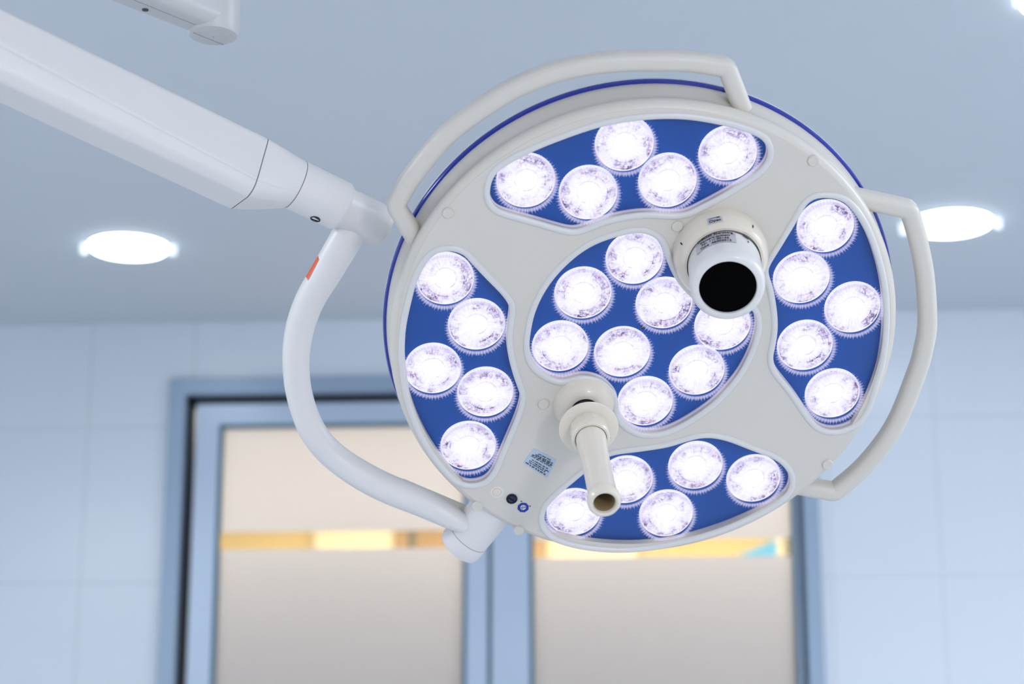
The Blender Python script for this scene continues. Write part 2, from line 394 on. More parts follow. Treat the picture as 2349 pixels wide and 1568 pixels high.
leaf(1, 431, 1117, 487, 1068, 972, 1218, 1258)
leaf(2, 1128, 1839, 1216, 1831, 966, 1236, 1277)
# dark slot between the leaves
bm = bmesh.new(); add_box(bm, (X(1117), YD+0.01, 0.01), (X(1128), YD+0.045, iz1-g)); struct('trim_3', bm, M['teal'])

# corridor behind the doors
CB = 7.7
bm = bmesh.new(); add_box(bm, (-3.0, CB, 0), (3.2, CB+0.1, ROOM_H)); struct('wall_corridor', bm, M['yellow'])
bm = bmesh.new(); add_box(bm, (-3.1, DW+T, 0), (-3.0, CB, ROOM_H)); struct('wall_corridor_left', bm, M['yellow'])
bm = bmesh.new(); add_box(bm, (3.2, DW+T, 0), (3.3, CB, ROOM_H)); struct('wall_corridor_right', bm, M['yellow'])
area('corridor_light', (0.0, 6.75, ROOM_H-0.02), (3.4, 0.5), 170, (1.0, 0.90, 0.74))
def corridor_post(px0, px1, m, name, label, cat, depth=0.05, z1=ROOM_H-0.01):
    a, b_ = on_wall(px0, 1240, CB-depth).x, on_wall(px1, 1240, CB-depth).x
    bm = bmesh.new(); add_box(bm, (a, CB-depth, 0), (b_, CB-0.001, z1)); bevel(bm, 0.004)
    o = finish(name, bm, m); o['label'] = label; o['category'] = cat; return o
corridor_post(905, 937, M['wood'], 'wooden_post', 'slim brown wooden post behind the left door leaf, left of the dark gap', 'post')
corridor_post(937, 952, M['darkwood'], 'dark_rail', 'narrow dark upright strip between two brown boards behind the left door leaf', 'rail')  # dark gap between the boards, built as a solid strip
corridor_post(952, 1075, M['wood'], 'wooden_board', 'wide brown wooden board seen through the left door leaf by its right stile', 'board')
corridor_post(720, 905, M['palecream'], 'wall_board', 'pale cream board lit brightly behind the left door leaf', 'board', 0.03)
corridor_post(1215, 1252, M['wood'], 'wooden_post', 'brown wooden post seen at the left edge of the right door leaf', 'post')
corridor_post(1252, 1460, M['palecream'], 'wall_board', 'pale cream board behind the right door leaf, below the big lamp', 'board', 0.03)
corridor_post(1802, 1838, M['darkwood'], 'dark_post', 'dark brown post seen at the right edge of the right door leaf', 'post')
corridor_post(1770, 1802, M['palecream'], 'wall_strip', 'pale upright strip left of the dark post behind the right door leaf', 'board', 0.03)
a0, a1, a2 = on_wall(1685, 1278, CB-0.04), on_wall(1782, 1236, CB-0.04), on_wall(1782, 1290, CB-0.04)
bm = bmesh.new(); vs = []
for y in (CB-0.04, CB-0.002):
    vs.append([bm.verts.new((p.x, y, p.z)) for p in (a0, a1, a2)])
bm.faces.new(vs[0]); bm.faces.new(list(reversed(vs[1])))
for i in range(3): bm.faces.new((vs[0][i], vs[0][(i+1) % 3], vs[1][(i+1) % 3], vs[1][i]))
o = finish('sloping_board', bm, M['tealboard']); o['label'] = 'blue triangular board on the yellow wall seen through the clear strip of the right door'; o['category'] = 'board'

# ------------------------------------------------------------------ recessed ceiling lights
def downlight(px, py, rpx, ang, label):
    p = on_ceiling(px, py); dist = (p-CAMP).dot(FWD); r = rpx/FPX*dist
    t = thing('downlight', label, 'ceiling light', Matrix.Translation(p), 'round recessed ceiling lights')
    bm = bmesh.new()                                        # trim ring under the ceiling
    add_lathe(bm, [(r*1.00, 0.0), (r*1.05, 0.0), (r*1.045, -0.003), (r*1.02, -0.004), (r*1.00, -0.003)], 64, cap=False)
    finish('trim_ring', bm, M['chrome'], t)
    bm = bmesh.new()
    add_lathe(bm, [(r*0.97, -0.001), (r*0.99, -0.008), (r*0.96, -0.011), (r*0.5, -0.013), (0.001, -0.014)], 64)
    finish('diffuser', bm, M['diffuser'], t)
    for s in (-1, 1):                                       # small glass studs that clasp the diffuser
        bm = bmesh.new(); rr = r*0.10
        add_lathe(bm, [(rr, 0.0), (rr, -0.018), (rr*0.9, -0.024), (rr*0.5, -0.027), (0.0005, -0.028)], 20,
                  mw=Matrix.Translation((s*r*1.13*cos(ang), s*r*1.13*sin(ang), 0)))
        finish('glass_stud', bm, M['studglow'], t)
    return t, p, r
M['studglow'] = emis('lit_glass_stud', (0.8, 0.93, 1.0), 1.0)  # emission put into the studs, standing in for light they reflect
downlight(295, 562, 90, RAD(6), 'round lit downlight in the ceiling left of the curved yoke')
downlight(2180, 508, 95, RAD(-8), 'round lit downlight in the ceiling behind the right grip rail')
downlight(2435, -6, 97, RAD(12), 'round lit downlight cut off by the top right corner of the picture')

# ------------------------------------------------------------------ surgical light: head frame
# head-local frame: X right, Y up along the face, Z out of the face towards the viewer
Rc = ((0.9952, 0.0608, -0.0761), (-0.0896, 0.8784, -0.4695), (0.0383, 0.4741, 0.8797)); Tc = (0.1808, -0.0085, 2.9864)
def cam2world(v): return RIGHT*v[0] - UP*v[1] + FWD*v[2]
U = cam2world([Rc[i][0] for i in range(3)]); V = cam2world([Rc[i][1] for i in range(3)]); W_ = cam2world([Rc[i][2] for i in range(3)])
HM = Matrix((U, -V, -W_)).transposed().to_4x4(); HM.translation = CAMP + cam2world(Tc)
HI = HM.inverted()
def H(px, py, z=0.0):                       # point of the head's plane at height z that the photo shows at (px,py)
    d = (HI.to_3x3() @ ray(px, py)); o = HI @ CAMP; k = (z-o.z)/d.z
    return (o + d*k)
def Hc(px, py, depth): return HI @ cp(px, py, depth)

light = thing('surgical_light', 'large round white surgical light with blue lens panels on a white ceiling arm', 'surgical light', HM)
HEAD = light

# housing -----------------------------------------------------------
FZ = 0.015
prof = [(0.3300, 0.004), (0.3300, 0.0150), (0.3385, 0.0146), (0.3440, 0.0122), (0.3475, 0.0072), (0.3485, 0.001), (0.3470, -0.004),
        (0.3450, -0.010), (0.3460, -0.018), (0.3490, -0.030), (0.3515, -0.043), (0.3515, -0.0440)]
bm = bmesh.new(); add_lathe(bm, prof, 200, cap=False)
housing = finish('side_housing', bm, M['cream'], HEAD, 50)
bm = bmesh.new()
add_lathe(bm, [(0.3480, -0.0425), (0.3545, -0.0430), (0.3560, -0.0455), (0.3560, -0.0490), (0.3545, -0.0512), (0.3480, -0.0512)], 200, cap=False)
finish('blue_trim_ring', bm, M['bluering'], HEAD)
bm = bmesh.new()
add_lathe(bm, [(0.3480, -0.0513), (0.3550, -0.0513), (0.3558, -0.0530), (0.3500, -0.0570), (0.3300, -0.0680), (0.2800, -0.0830), (0.18, -0.0950), (0.08, -0.1), (0.001, -0.1005)], 160, cap=False)
finish('back_shell', bm, M['white'], HEAD)

# openings ----------------------------------------------------------
OPEN = {
 'top': [(1123,443),(1131.6,406.5),(1160,380),(1217,350),(1282.6,323),(1376,291),(1462,276),(1544,272),(1609,278),(1682,293),(1733,311),(1755,328),(1762,351),(1753,376),(1725,403),(1664,441),(1602,474),(1573,487),(1540,490),(1500,487),(1454,489),(1401,499),(1364,512),(1323,526),(1289,522),(1217,501),(1152,483),(1131,467)],
 'left': [(1000,582),(1016,577),(1040,576),(1064,585),(1082,604),(1115,639),(1145,669),(1164,693),(1169,712),(1165,744),(1162,780),(1168,825),(1181,870),(1193,903),(1193,920),(1184,953),(1160,1010),(1145,1045),(1131,1078),(1112,1101),(1082,1109),(1054,1102),(1030,1080),(1006,1052),(978,1008),(955,957),(939,905),(930,840),(928,795),(932,744),(944,690),(956,645),(980,600)],
 'right': [(1846,475),(1865,458),(1893,453),(1933,461),(1962,490),(1986,531),(2006,585),(2021,645),(2027,705),(2026,770),(2017,835),(2006,873),(1988,933),(1966,966),(1937,982),(1906,986),(1878,976),(1855,950),(1825,905),(1800,873),(1781,848),(1773,822),(1778,795),(1784,753),(1781,705),(1772,657),(1763,629),(1766,608),(1792,566),(1823,515)],
 'bottom': [(1249,1197),(1250,1177),(1261,1155),(1290,1127),(1328,1095),(1366,1065),(1402,1044),(1459,1036),(1528,1026),(1574,1012),(1618,1003),(1666,1010),(1723,1032),(1775,1052),(1804,1077),(1813,1107),(1795,1140),(1726,1181),(1632,1219),(1528,1245),(1431,1256),(1345,1250),(1283,1234),(1258,1216)],
 'centre': [(1214,792),(1217,762),(1226,720),(1247,673),(1280,627),(1325,585),(1370,558),(1417,542),(1456,534),(1483,536),(1508,549),(1522,571),(1530,598),(1547,635),(1575,672),(1615,702),(1660,713),(1700,706),(1722,708),(1734,730),(1733,765),(1720,806),(1698,850),(1668,889),(1625,932),(1546,981),(1494,993),(1459,987),(1427,964),(1419,941),(1416,911),(1402,889),(1378,870),(1340,861),(1310,867),(1288,871),(1262,864),(1234,845),(1219,822)]}
LENS = {
 'top': [(1206,412),(1349,440),(1432,328),(1531,412),(1669,350)],
 'right': [(1893,517),(1838,635),(1955,703),(1846,790),(1909,900)],
 'bottom': [(1728,1095),(1595,1065),(1528,1175),(1435,1098),(1316,1172)],
 'left': [(1074,1020),(1113,897),(993,843),(1093,742),(1021,637)],
 'centre': [(1455,590),(1337,670),(1523,693),(1657,743),(1285,792),(1427,805),(1598,847),(1480,918)]}
loops = {}
for k, pts in OPEN.items():
    P = [H(x, y, FZ) for x, y in pts]; P = [Vector((p.x, p.y, 0)) for p in P]
    Q = catmull(P, 5, True)
    for _ in range(3): Q = [(Q[i-1]+Q[i]*2+Q[(i+1) % len(Q)])/4 for i in range(len(Q))]
    loops[k] = Q
def offset(L, d):
    area2 = sum(L[i].x*L[(i+1) % len(L)].y-L[(i+1) % len(L)].x*L[i].y for i in range(len(L)))
    s = 1 if area2 > 0 else -1; out = []
    for i in range(len(L)):
        t = (L[(i+1) % len(L)]-L[i-1]).normalized(); out.append(L[i]+Vector((t.y, -t.x, 0))*s*d)
    return out
outer = [(0.3390*cos(2*pi*k/200), 0.3390*sin(2*pi*k/200)) for k in range(200)]
me = plate_mesh('face_plate', [outer]+[[(p.x, p.y) for p in offset(L, 0.001)] for L in loops.values()], 0.0045, 0.0004, FZ-0.0045)
plate = link('face_plate', me, M['cream'], HEAD, 30)
plate['label'] = 'cream round front plate with five openings'
panels = {}
for k, L in loops.items():
    bm = bmesh.new(); add_sweep(bm, [Vector((p.x, p.y, FZ-0.0005)) for p in offset(L, 0.0042)], circ(0.0046, 14, 0.0036), Vector((0, 0, 1)), closed=True)
    finish('rim_bead', bm, M['bead'], plate)
    bm = bmesh.new(); add_sweep(bm, [Vector((p.x, p.y, 0.0030)) for p in offset(L, 0.0008)], circ(0.0014, 8, 0.0036), Vector((0, 0, 1)), closed=True)
    finish('gasket', bm, M['pink'], plate)
    out = offset(L, 0.006); me = plate_mesh('led_panel', [[(p.x, p.y) for p in out]], 0.003, 0.0003, -0.0035)
    pn = link('led_panel', me, M['bluepanel'], HEAD, 30); panels[k] = pn
    me = plate_mesh('cover_glass', [[(p.x, p.y) for p in offset(L, 0.0004)]], 0.0006, 0.0001, 0.0132)
    link('cover_glass', me, M['clear'], pn, 30)

# LED optics --------------------------------------------------------
LR = 0.0388
def lens_mesh(seed):
    rnd = random.Random(seed); bm = bmesh.new(); n = 96
    rr = [(1.0, -0.0005), (1.0, 0.0020), (0.985, 0.0032), (0.95, 0.0034), (0.93, 0.0022), (0.84, 0.0034), (0.75, 0.0044), (0.675, 0.0054), (0.66, 0.0040),
          (0.58, 0.0042), (0.50, 0.0036), (0.40, 0.0030), (0.385, 0.0016), (0.30, 0.0024), (0.18, 0.0034), (0.05, 0.0040)]
    rings = []
    for j, (r, z) in enumerate(rr):
        ring = []
        for k in range(n):
            a = 2*pi*k/n; dz = 0
            if 0.6 < r < 0.93: dz = 0.0005*(1 if (k+j) % 2 else -1)*rnd.random()
            if 0.36 < r < 0.6: dz = 0.00025*(1 if k % 2 else -1)
            ring.append(bm.verts.new((r*LR*cos(a), r*LR*sin(a), z+dz)))
        rings.append(ring)
    for i in range(len(rings)-1):
        for k in range(n): bm.faces.new((rings[i][k], rings[i][(k+1) % n], rings[i+1][(k+1) % n], rings[i+1][k]))
    bm.faces.new(rings[-1])
    # painted halo: glowing rays, dots and a ring just behind the cover glass
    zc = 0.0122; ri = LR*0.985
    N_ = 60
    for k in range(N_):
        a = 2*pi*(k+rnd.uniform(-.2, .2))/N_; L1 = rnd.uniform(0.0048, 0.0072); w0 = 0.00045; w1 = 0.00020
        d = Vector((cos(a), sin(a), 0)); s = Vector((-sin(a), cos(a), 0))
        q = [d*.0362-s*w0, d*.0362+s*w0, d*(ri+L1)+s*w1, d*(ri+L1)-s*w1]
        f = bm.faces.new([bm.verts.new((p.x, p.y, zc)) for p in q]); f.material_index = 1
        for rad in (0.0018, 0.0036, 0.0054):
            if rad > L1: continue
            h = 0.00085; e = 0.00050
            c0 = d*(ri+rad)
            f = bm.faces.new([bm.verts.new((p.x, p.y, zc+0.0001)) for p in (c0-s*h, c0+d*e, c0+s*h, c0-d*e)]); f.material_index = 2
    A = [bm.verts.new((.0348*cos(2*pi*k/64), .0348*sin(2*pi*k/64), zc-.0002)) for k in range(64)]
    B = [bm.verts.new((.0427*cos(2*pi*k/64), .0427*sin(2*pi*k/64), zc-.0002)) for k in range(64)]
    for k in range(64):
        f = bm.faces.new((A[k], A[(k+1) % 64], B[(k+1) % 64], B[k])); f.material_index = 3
    me = bpy.data.meshes.new('led_lens'); bm.normal_update(); bm.to_mesh(me); bm.free()
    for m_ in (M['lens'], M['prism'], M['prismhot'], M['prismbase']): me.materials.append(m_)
    return me
lm = [lens_mesh(i) for i in range(4)]; idx = 0
for k, pts in LENS.items():
    for px, py in pts:
        p = H(px, py, 0.0); me = lm[idx % 4]
        o = bpy.data.objects.new('led_lens', me); C.objects.link(o); o.parent = panels[k]
        o.matrix_local = Matrix.Translation((p.x, p.y, 0.0)) @ Matrix.Rotation(0, 4, 'Z')
        idx += 1

# round caps on the plate ------------------------------------------
for px, py in ((1028, 489), (1866, 369), (1554, 519), (1247, 927), (1095, 1162), (1190, 1216), (1899, 1066)):
    p = H(px, py, FZ+0.002); bm = bmesh.new()
    add_lathe(bm, [(0.0078, -0.001), (0.0078, 0.0016), (0.0070, 0.0028), (0.0052, 0.0031), (0.0030, 0.0028), (0.0004, 0.0027)], 28, mw=Matrix.Translation((p.x, p.y, FZ)))
    finish('screw_cap', bm, M['cream'], plate)

# stickers and marks on the plate ----------------------------------
def flat_mark(name, loop, m, z, th=0.0003, parent=plate):
    bm = bmesh.new(); a = [bm.verts.new((p[0], p[1], z)) for p in loop]; b_ = [bm.verts.new((p[0], p[1], z+th)) for p in loop]
    bm.faces.new(b_); bm.faces.new(list(reversed(a))); n = len(loop)
    for i in range(n): bm.faces.new((a[i], a[(i+1) % n], b_[(i+1) % n], b_[i]))
    return finish(name, bm, m, parent, 0)
c4 = [H(x, y, FZ) for x, y in ((1224, 1027), (1277.6, 1053), (1254.6, 1096), (1199, 1061))]
def bil(u, v): return (c4[0]*(1-u)+c4[1]*u)*(1-v)+(c4[3]*(1-u)+c4[2]*u)*v
rl = []
for u, v in ((.06, 0), (.94, 0), (.985, .02), (1, .08), (1, .92), (.985, .98), (.94, 1), (.06, 1), (.015, .98), (0, .92), (0, .08), (.015, .02)): rl.append(bil(u, v))
lab = flat_mark('paper_label', rl, M['paper'], FZ)
lab['label'] = 'pale blue paper label with rows of dark print'
bm = bmesh.new(); rnd = random.Random(5)
rows = [(0.13, 0.28, 0.82, 0), (0.22, 0.20, 0.92, 1), (0.31, 0.10, 1.0, 1), (0.41, 0.10, 0.93, 0), (0.56, 0.20, 0.90, 0), (0.66, 0.14, 0.93, 0), (0.75, 0.16, 0.84, 0), (0.85, 0.08, 0.90, 1)]
for v, u0, u1, bold in rows:                      # printed rows, upside down as in the photo
    u = u0
    while u < min(u1, 0.93):
        wl = rnd.uniform(0.06, 0.17); e = min(u+wl, u1, 0.93); q = u
        while q < e-0.008:
            lw = rnd.uniform(0.012, 0.020); hgt = 0.058+0.028*bold+rnd.choice((0, 0, 0.018)); s0 = rnd.choice((0, 0, 0.012))
            f = [bil(q, v+s0), bil(q+lw, v+s0), bil(q+lw, v+hgt*(0.55 if rnd.random() < .3 else 1)), bil(q, v+hgt)]
            bm.faces.new([bm.verts.new((p.x, p.y, FZ+0.0005)) for p in f]); q += lw+rnd.uniform(0.004, 0.009)
        u = e+0.030
finish('print', bm, M['ink'], plate, 0)
def disc(p, r, n=24, ph=0): return [(p.x+r*cos(2*pi*k/n+ph), p.y+r*sin(2*pi*k/n+ph)) for k in range(n)]
def ring_mark(name, p, r0, r1, m, z, n=24, ph=0):
    bm = bmesh.new(); A = [bm.verts.new((*q, z)) for q in disc(p, r0, n, ph)]; B = [bm.verts.new((*q, z)) for q in disc(p, r1, n, ph)]
    for i in range(n): bm.faces.new((A[i], A[(i+1) % n], B[(i+1) % n], B[i]))
    return finish(name, bm, m, plate, 0)
p = H(1140, 1128, FZ); flat_mark('round_sticker', disc(p, 0.0092), M['sticker'], FZ)
ring_mark('orange_ring', p, 0.0052, 0.0068, M['orange'], FZ+0.0005)
bm = bmesh.new()
for k in range(6):
    a = k*1.05+.3; q = Vector((p.x+.0026*cos(a), p.y+.0026*sin(a), 0)); add_box(bm, (q.x-.0008, q.y-.0004, FZ+.0004), (q.x+.0008, q.y+.0004, FZ+.00055))
finish('orange_mark', bm, M['orange'], plate, 0)
p = H(1174, 1143, FZ); bm = bmesh.new(); mwk = Matrix.Translation((p.x, p.y, FZ)) @ Matrix.Rotation(RAD(-42), 4, 'Z')
add_lathe(bm, [(0.0080, -0.001), (0.0080, 0.0015), (0.0066, 0.0018), (0.0064, 0.0006), (0.0004, 0.0006)], 32, mw=mwk)
knob = finish('lock_screw', bm, M['black'], plate)
for s in (-1, 1):
    bm = bmesh.new(); seg = [Vector((0.0060*cos(a), 0.0060*sin(a)*s, 0)) for a in [RAD(t) for t in range(14, 167, 8)]]
    a_ = [bm.verts.new(mwk @ Vector((q.x, q.y, 0.0007))) for q in seg]; b_ = [bm.verts.new(mwk @ Vector((q.x*.93, q.y*.93, 0.0020))) for q in seg]
    bm.faces.new(b_)
    for i in range(len(a_)): bm.faces.new((a_[i], a_[(i+1) % len(a_)], b_[(i+1) % len(a_)], b_[i]))
    finish('screw_face', bm, M['navy'], plate)
p = H(1200, 1163, FZ); flat_mark('octagon_badge', disc(p, 0.0084, 8, .2), M['sticker'], FZ)
ring_mark('octagon_ring', p, 0.0043, 0.0085, M['indigo'], FZ+0.0005, 8, .2)
bm = bmesh.new()
for x0, y0, x1, y1 in ((-.0028, -.0012, -.0020, .0014), (-.0034, .0010, -.0014, .0016), (-.0008, -.0016, -.0002, .0012), (-.0008, .0006, .0010, .0012), (-.0004, -.0018, .0012, -.0012), (.0014, -.0014, .0020, .0014), (.0018, .0006, .0030, .0012), (.0016, -.0014, .0032, -.0008)):
    add_box(bm, (x0, y0, 0), (x1, y1, .0002), mw=Matrix.Translation((p.x, p.y, FZ+.0006)) @ Matrix.Rotation(RAD(200), 4, 'Z'))
finish('badge_print', bm, M['ink'], plate, 0)
for px, py in ((1196, 1149), (1216, 1160)):
    q = H(px, py, FZ); bm = bmesh.new(); add_box(bm, (-.0012, -.0007, 0), (.0012, .0007, .0003), mw=Matrix.Translation((q.x, q.y, FZ)) @ Matrix.Rotation(RAD(-25), 4, 'Z')); finish('print_mark', bm, M['ink'], plate, 0)
q = H(1475, 750, 0); bm = bmesh.new(); add_lathe(bm, [(.0028, -.001), (.0028, .001), (.001, .0015)], 14, mw=Matrix.Translation((q.x, q.y, 0))); finish('sensor_dot', bm, M['navy'], panels['centre'])

# camera module -----------------------------------------------------
cb = H(1655, 589, 0.030); cb.z = 0.0
bm = bmesh.new()
add_lathe(bm, [(0.0638, 0.010), (0.0638, 0.0165), (0.0632, 0.0215), (0.0632, 0.030), (0.0622, 0.036), (0.0590, 0.045), (0.0565, 0.0495), (0.0530, 0.0525), (0.0498, 0.0525), (0.0490, 0.049), (0.0490, 0.030)], 96, mw=Matrix.Translation((cb.x, cb.y, 0)), cap=False)
cbase = finish('camera_mount', bm, M['ivory'], HEAD)
cf = H(1670, 660, 0.122); ax = (Vector((cf.x, cf.y, cf.z))-Vector((cb.x, cb.y, 0.052)))
LB = ax.length
# local x axis = hint x z ; make barrel frame with y up
z_ = ax.normalized(); x_ = Vector((0, 1, 0)).cross(z_).normalized(); y_ = z_.cross(x_)
AM = Matrix((x_, y_, z_)).transposed().to_4x4(); AM.translation = (cb.x, cb.y, 0.052)
BR = 0.0482
bm = bmesh.new()
add_lathe(bm, [(BR, -0.02), (BR, LB-0.030), (BR-0.0006, LB-0.0293)], 96, mw=AM, cap=False)
add_lathe(bm, [(BR-0.0006, LB-0.0287), (BR+0.0004, LB-0.028), (BR+0.0010, LB-0.012), (BR+0.0004, LB-0.006), (BR-0.0020, LB-0.0020), (BR-0.0050, LB), (0.0385, LB+0.0003), (0.0375, LB-0.0008), (0.0372, LB-0.004)], 96, mw=AM, cap=False)
add_lathe(bm, [(BR-0.001, LB-0.0300), (BR-0.001, LB-0.0280)], 96, mw=AM, cap=False, mi=1)
barrel = finish('camera_module', bm, [M['camwhite'], mat('blue_grey_seam', (0.20, 0.26, 0.40), 0.5)], HEAD)
barrel['label'] = 'white cylindrical camera with a round black window'
bm = bmesh.new(); add_lathe(bm, [(0.0375, LB-0.004), (0.0300, LB-0.0032), (0.015, LB-0.0026), (0.0005, LB-0.0024)], 64, mw=AM, cap=True)
finish('camera_window', bm, M['blackglass'], barrel)
bm = bmesh.new(); add_lathe(bm, [(BR+0.0001, 0.0002), (BR+0.0009, 0.0006), (BR+0.0001, 0.0012)], 96, mw=AM, cap=False); finish('seam_ring', bm, M['black'], barrel)
def cyl_map(me_or_bm, r, a_c, z_c, flip=False):
    """flat (x right, y up) onto the barrel: x runs along the arc, y runs back towards the mount"""
    for v in me_or_bm.vertices:
        a = a_c - v.co.x/r; rr = r+v.co.z
        v.co = AM @ Vector((rr*cos(a), rr*sin(a), z_c-v.co.y))
def barrel_patch(name, w0, w1, h0, h1, m, lift, ac, zc, parent=barrel):
    bm = bmesh.new(); n = 20; rows_ = []
    for j, y in enumerate((h0, h1)):
        rows_.append([bm.verts.new((w0+(w1-w0)*i/n, y, lift)) for i in range(n+1)])
    for i in range(n): bm.faces.new((rows_[0][i], rows_[0][i+1], rows_[1][i+1], rows_[1][i]))
    me = bpy.data.meshes.new(name); bm.to_mesh(me); bm.free(); cyl_map(me, BR, ac, zc)
    return link(name, me, m, parent, 60)
AC = RAD(101)
zl = 0.0185
lb = barrel_patch('type_label', -0.033, 0.024, -0.0155, 0.0195, M['silver'], 0.0005, AC, zl)
lb['label'] = 'silver label printed with camera type and number'
for s_, yy, xx, sz in (('Type  46002012', -0.0105, -0.004, 0.0072), ('Nr. 11/ 00146', -0.0030, -0.004, 0.0072), ('Camera-system', 0.0045, -0.004, 0.0072), ('D-85560 Ebersberg', 0.0130, -0.004, 0.0068)):
    me = text_mesh(s_, sz); me.transform(Matrix.Translation((xx, yy, 0.0009)) @ Matrix.Diagonal((0.92, 1.0, 1, 1))); cyl_map(me, BR, AC, zl)
    link('label_print', me, M['ink'], barrel, 0)
barrel_patch('label_line', -0.033, 0.024, 0.0085, 0.0090, M['ink'], 0.0008, AC, zl)
barrel_patch('lock_notch', -0.0050, 0.0050, -0.0025, 0.0035, M['black'], 0.0018, RAD(53), 0.003)
barrel_patch('lock_mark', -0.0010, 0.0010, -0.0028, 0.0022, M['ink'], 0.0006, RAD(50), 0.013)
# marks on the mount
def mount_patch(name, u0, u1, t0, t1, m, lift, ang):
    """t along the slanted flank of the mount"""
    A_ = Vector((0.0625, 0.0345)); B_ = Vector((0.0588, 0.0455)); nrm = Vector((B_.y-A_.y, -(B_.x-A_.x))).normalized()
    bm = bmesh.new(); rows_ = []
    for t in (t0, t1):
        q = A_*(1-t)+B_*t + nrm*lift; row = []
        for i in range(9):
            a = RAD(ang) - (u0+(u1-u0)*i/8)/q.x; row.append(bm.verts.new((cb.x+q.x*cos(a), cb.y+q.x*sin(a), q.y)))
        rows_.append(row)
    for i in range(8): bm.faces.new((rows_[0][i], rows_[0][i+1], rows_[1][i+1], rows_[1][i]))
    return finish(name, bm, m, cbase, 60, recalc=True)
mount_patch('open_sticker', -0.0100, 0.0100, 0.02, 0.98, M['silver'], 0.0006, 99)
mount_patch('arrow_print', -0.0075, 0.0050, 0.17, 0.23, M['ink'], 0.0009, 99)
mount_patch('arrow_print', 0.0030, 0.0075, 0.12, 0.28, M['ink'], 0.0009, 99)
mount_patch('tick_print', -0.0010, 0.0010, 0.1, 0.6, M['ink'], 0.0006, 152)
mount_patch('tick_print', -0.0008, 0.0012, 0.2, 0.7, M['ink'], 0.0006, 48)
me = text_mesh('Open', 0.0062)
A_ = Vector((0.0625, 0.0345)); B_ = Vector((0.0588, 0.0455)); nrm = Vector((B_.y-A_.y, -(B_.x-A_.x))).normalized()
for v in me.vertices:
    t = 0.64-v.co.y/0.0116; q = A_*(1-t)+B_*t+nrm*(0.0010+v.co.z); a = RAD(99)-v.co.x*1.15/q.x
    v.co = Vector((cb.x+q.x*cos(a), cb.y+q.x*sin(a), q.y))
link('open_print', me, M['ink'], cbase, 0)

# sterile handle ----------------------------------------------------
hp = H(1350, 980, 0.078); hx, hy = hp.x, hp.y
HMx = Matrix.Translation((hx, hy, 0)); ZF = 0.078; ZE = 0.272
bm = bmesh.new(); add_lathe(bm, [(0.0430, 0.010), (0.0430, 0.0150), (0.0422, 0.0180), (0.0395, 0.0240), (0.0350, 0.0300), (0.0290, 0.0345), (0.0230, 0.0365), (0.0205, 0.0362), (0.0195, 0.0340), (0.0195, 0.025)], 72, mw=HMx, cap=False)
finish('handle_boss', bm, M['ivory'], HEAD)
bm = bmesh.new(); add_lathe(bm, [(0.0190, 0.020), (0.0190, ZF)], 48, mw=HMx); finish('handle_neck', bm, M['neck'], HEAD)
bm = bmesh.new()
add_lathe(bm, [(0.0230, ZF), (0.0395, ZF), (0.0406, ZF+.0008), (0.0406, ZF+.0020), (0.0395, ZF+.0028), (0.0262, ZF+.0034), (0.0255, ZF+.0034)], 72, mw=HMx, cap=False)
handle = finish('sterile_handle', bm, M['ivory'], HEAD)
bm = bmesh.new(); add_lathe(bm, [(0.0262, ZF+.003), (0.0268, ZF+.0200)], 14, mw=HMx, cap=False)
add_lathe(bm, [(0.0266, ZF+.0200), (0.0262, ZF+.0290), (0.0245, ZF+.0320), (0.0218, ZF+.0322), (0.0212, ZF+.0300)], 56, mw=HMx, cap=False)
finish('handle_collar', bm, M['ivory'], handle, 12)
bm = bmesh.new(); add_lathe(bm, [(0.0214, ZF+.0280), (0.0214, ZF+.0306)], 48, mw=HMx); finish('handle_seam', bm, M['seam'], handle)
bm = bmesh.new()
add_lathe(bm, [(0.0208, ZF+.0280), (0.0206, ZF+.04), (0.0192, ZF+.065), (0.0186, ZE-.075), (0.0190, ZE-.027), (0.0200, ZE-.0185), (0.0214, ZE-.0140), (0.0219, ZE-.0100), (0.0215, ZE-.0050), (0.0198, ZE-.0012), (0.0175, ZE-.0002), (0.0150, ZE-.0015), (0.0138, ZE-.0050)], 64, mw=HMx, cap=False)
finish('handle_grip', bm, M['ivory'], handle)
bm = bmesh.new(); add_lathe(bm, [(0.0138, ZE-.0048), (0.0134, ZE-.0250), (0.0130, ZE-.095), (0.0005, ZE-.096)], 48, mw=HMx, cap=False)
finish('handle_bore', bm, M['bore'], handle)
for s in (25, 155):
    bm = bmesh.new(); add_lathe(bm, [(0.0008, -0.0005), (0.0008, 0.0006)], 10, mw=Matrix.Translation((hx+0.0264*cos(-RAD(s-15)), hy+0.0264*sin(-RAD(s-15)), ZF+.0255)) @ Matrix.Rotation(-RAD(s-15), 4, 'Z') @ Matrix.Rotation(pi/2, 4, 'Y'))
    finish('collar_hole', bm, M['black'], handle)

# grip rails --------------------------------------------------------
def rail(pts, foot0, foot1, z=-0.020):
    core = catmull([H(x, y, z) for x, y in pts], 6)
    f0, f1 = H(*foot0, z), H(*foot1, z)
    def rounded(corner, a, b_, r=0.006):
        da = (a-corner).normalized()*r; db = (b_-corner).normalized()*r
        P0, P1 = corner+da, corner+db
        return [P0*(1-t)**2+corner*2*t*(1-t)+P1*t*t for t in (0, .33, .66, 1)]
    path = [f0, f0*.5+core[0]*.5] + rounded(core[0], f0, core[2]) + core[2:-2] + rounded(core[-1], core[-3], f1) + [f1*.5+core[-1]*.5, f1]
    path = [Vector((p.x, p.y, z)) for p in path]
    bm = bmesh.new(); n = len(path)
    sec = rrect(0.0255, 0.0285, 0.0100, 5)
    add_sweep(bm, path, sec, Vector((0, 0, 1)))
    return finish('grip_rail', bm, M['cream'], HEAD, 50)
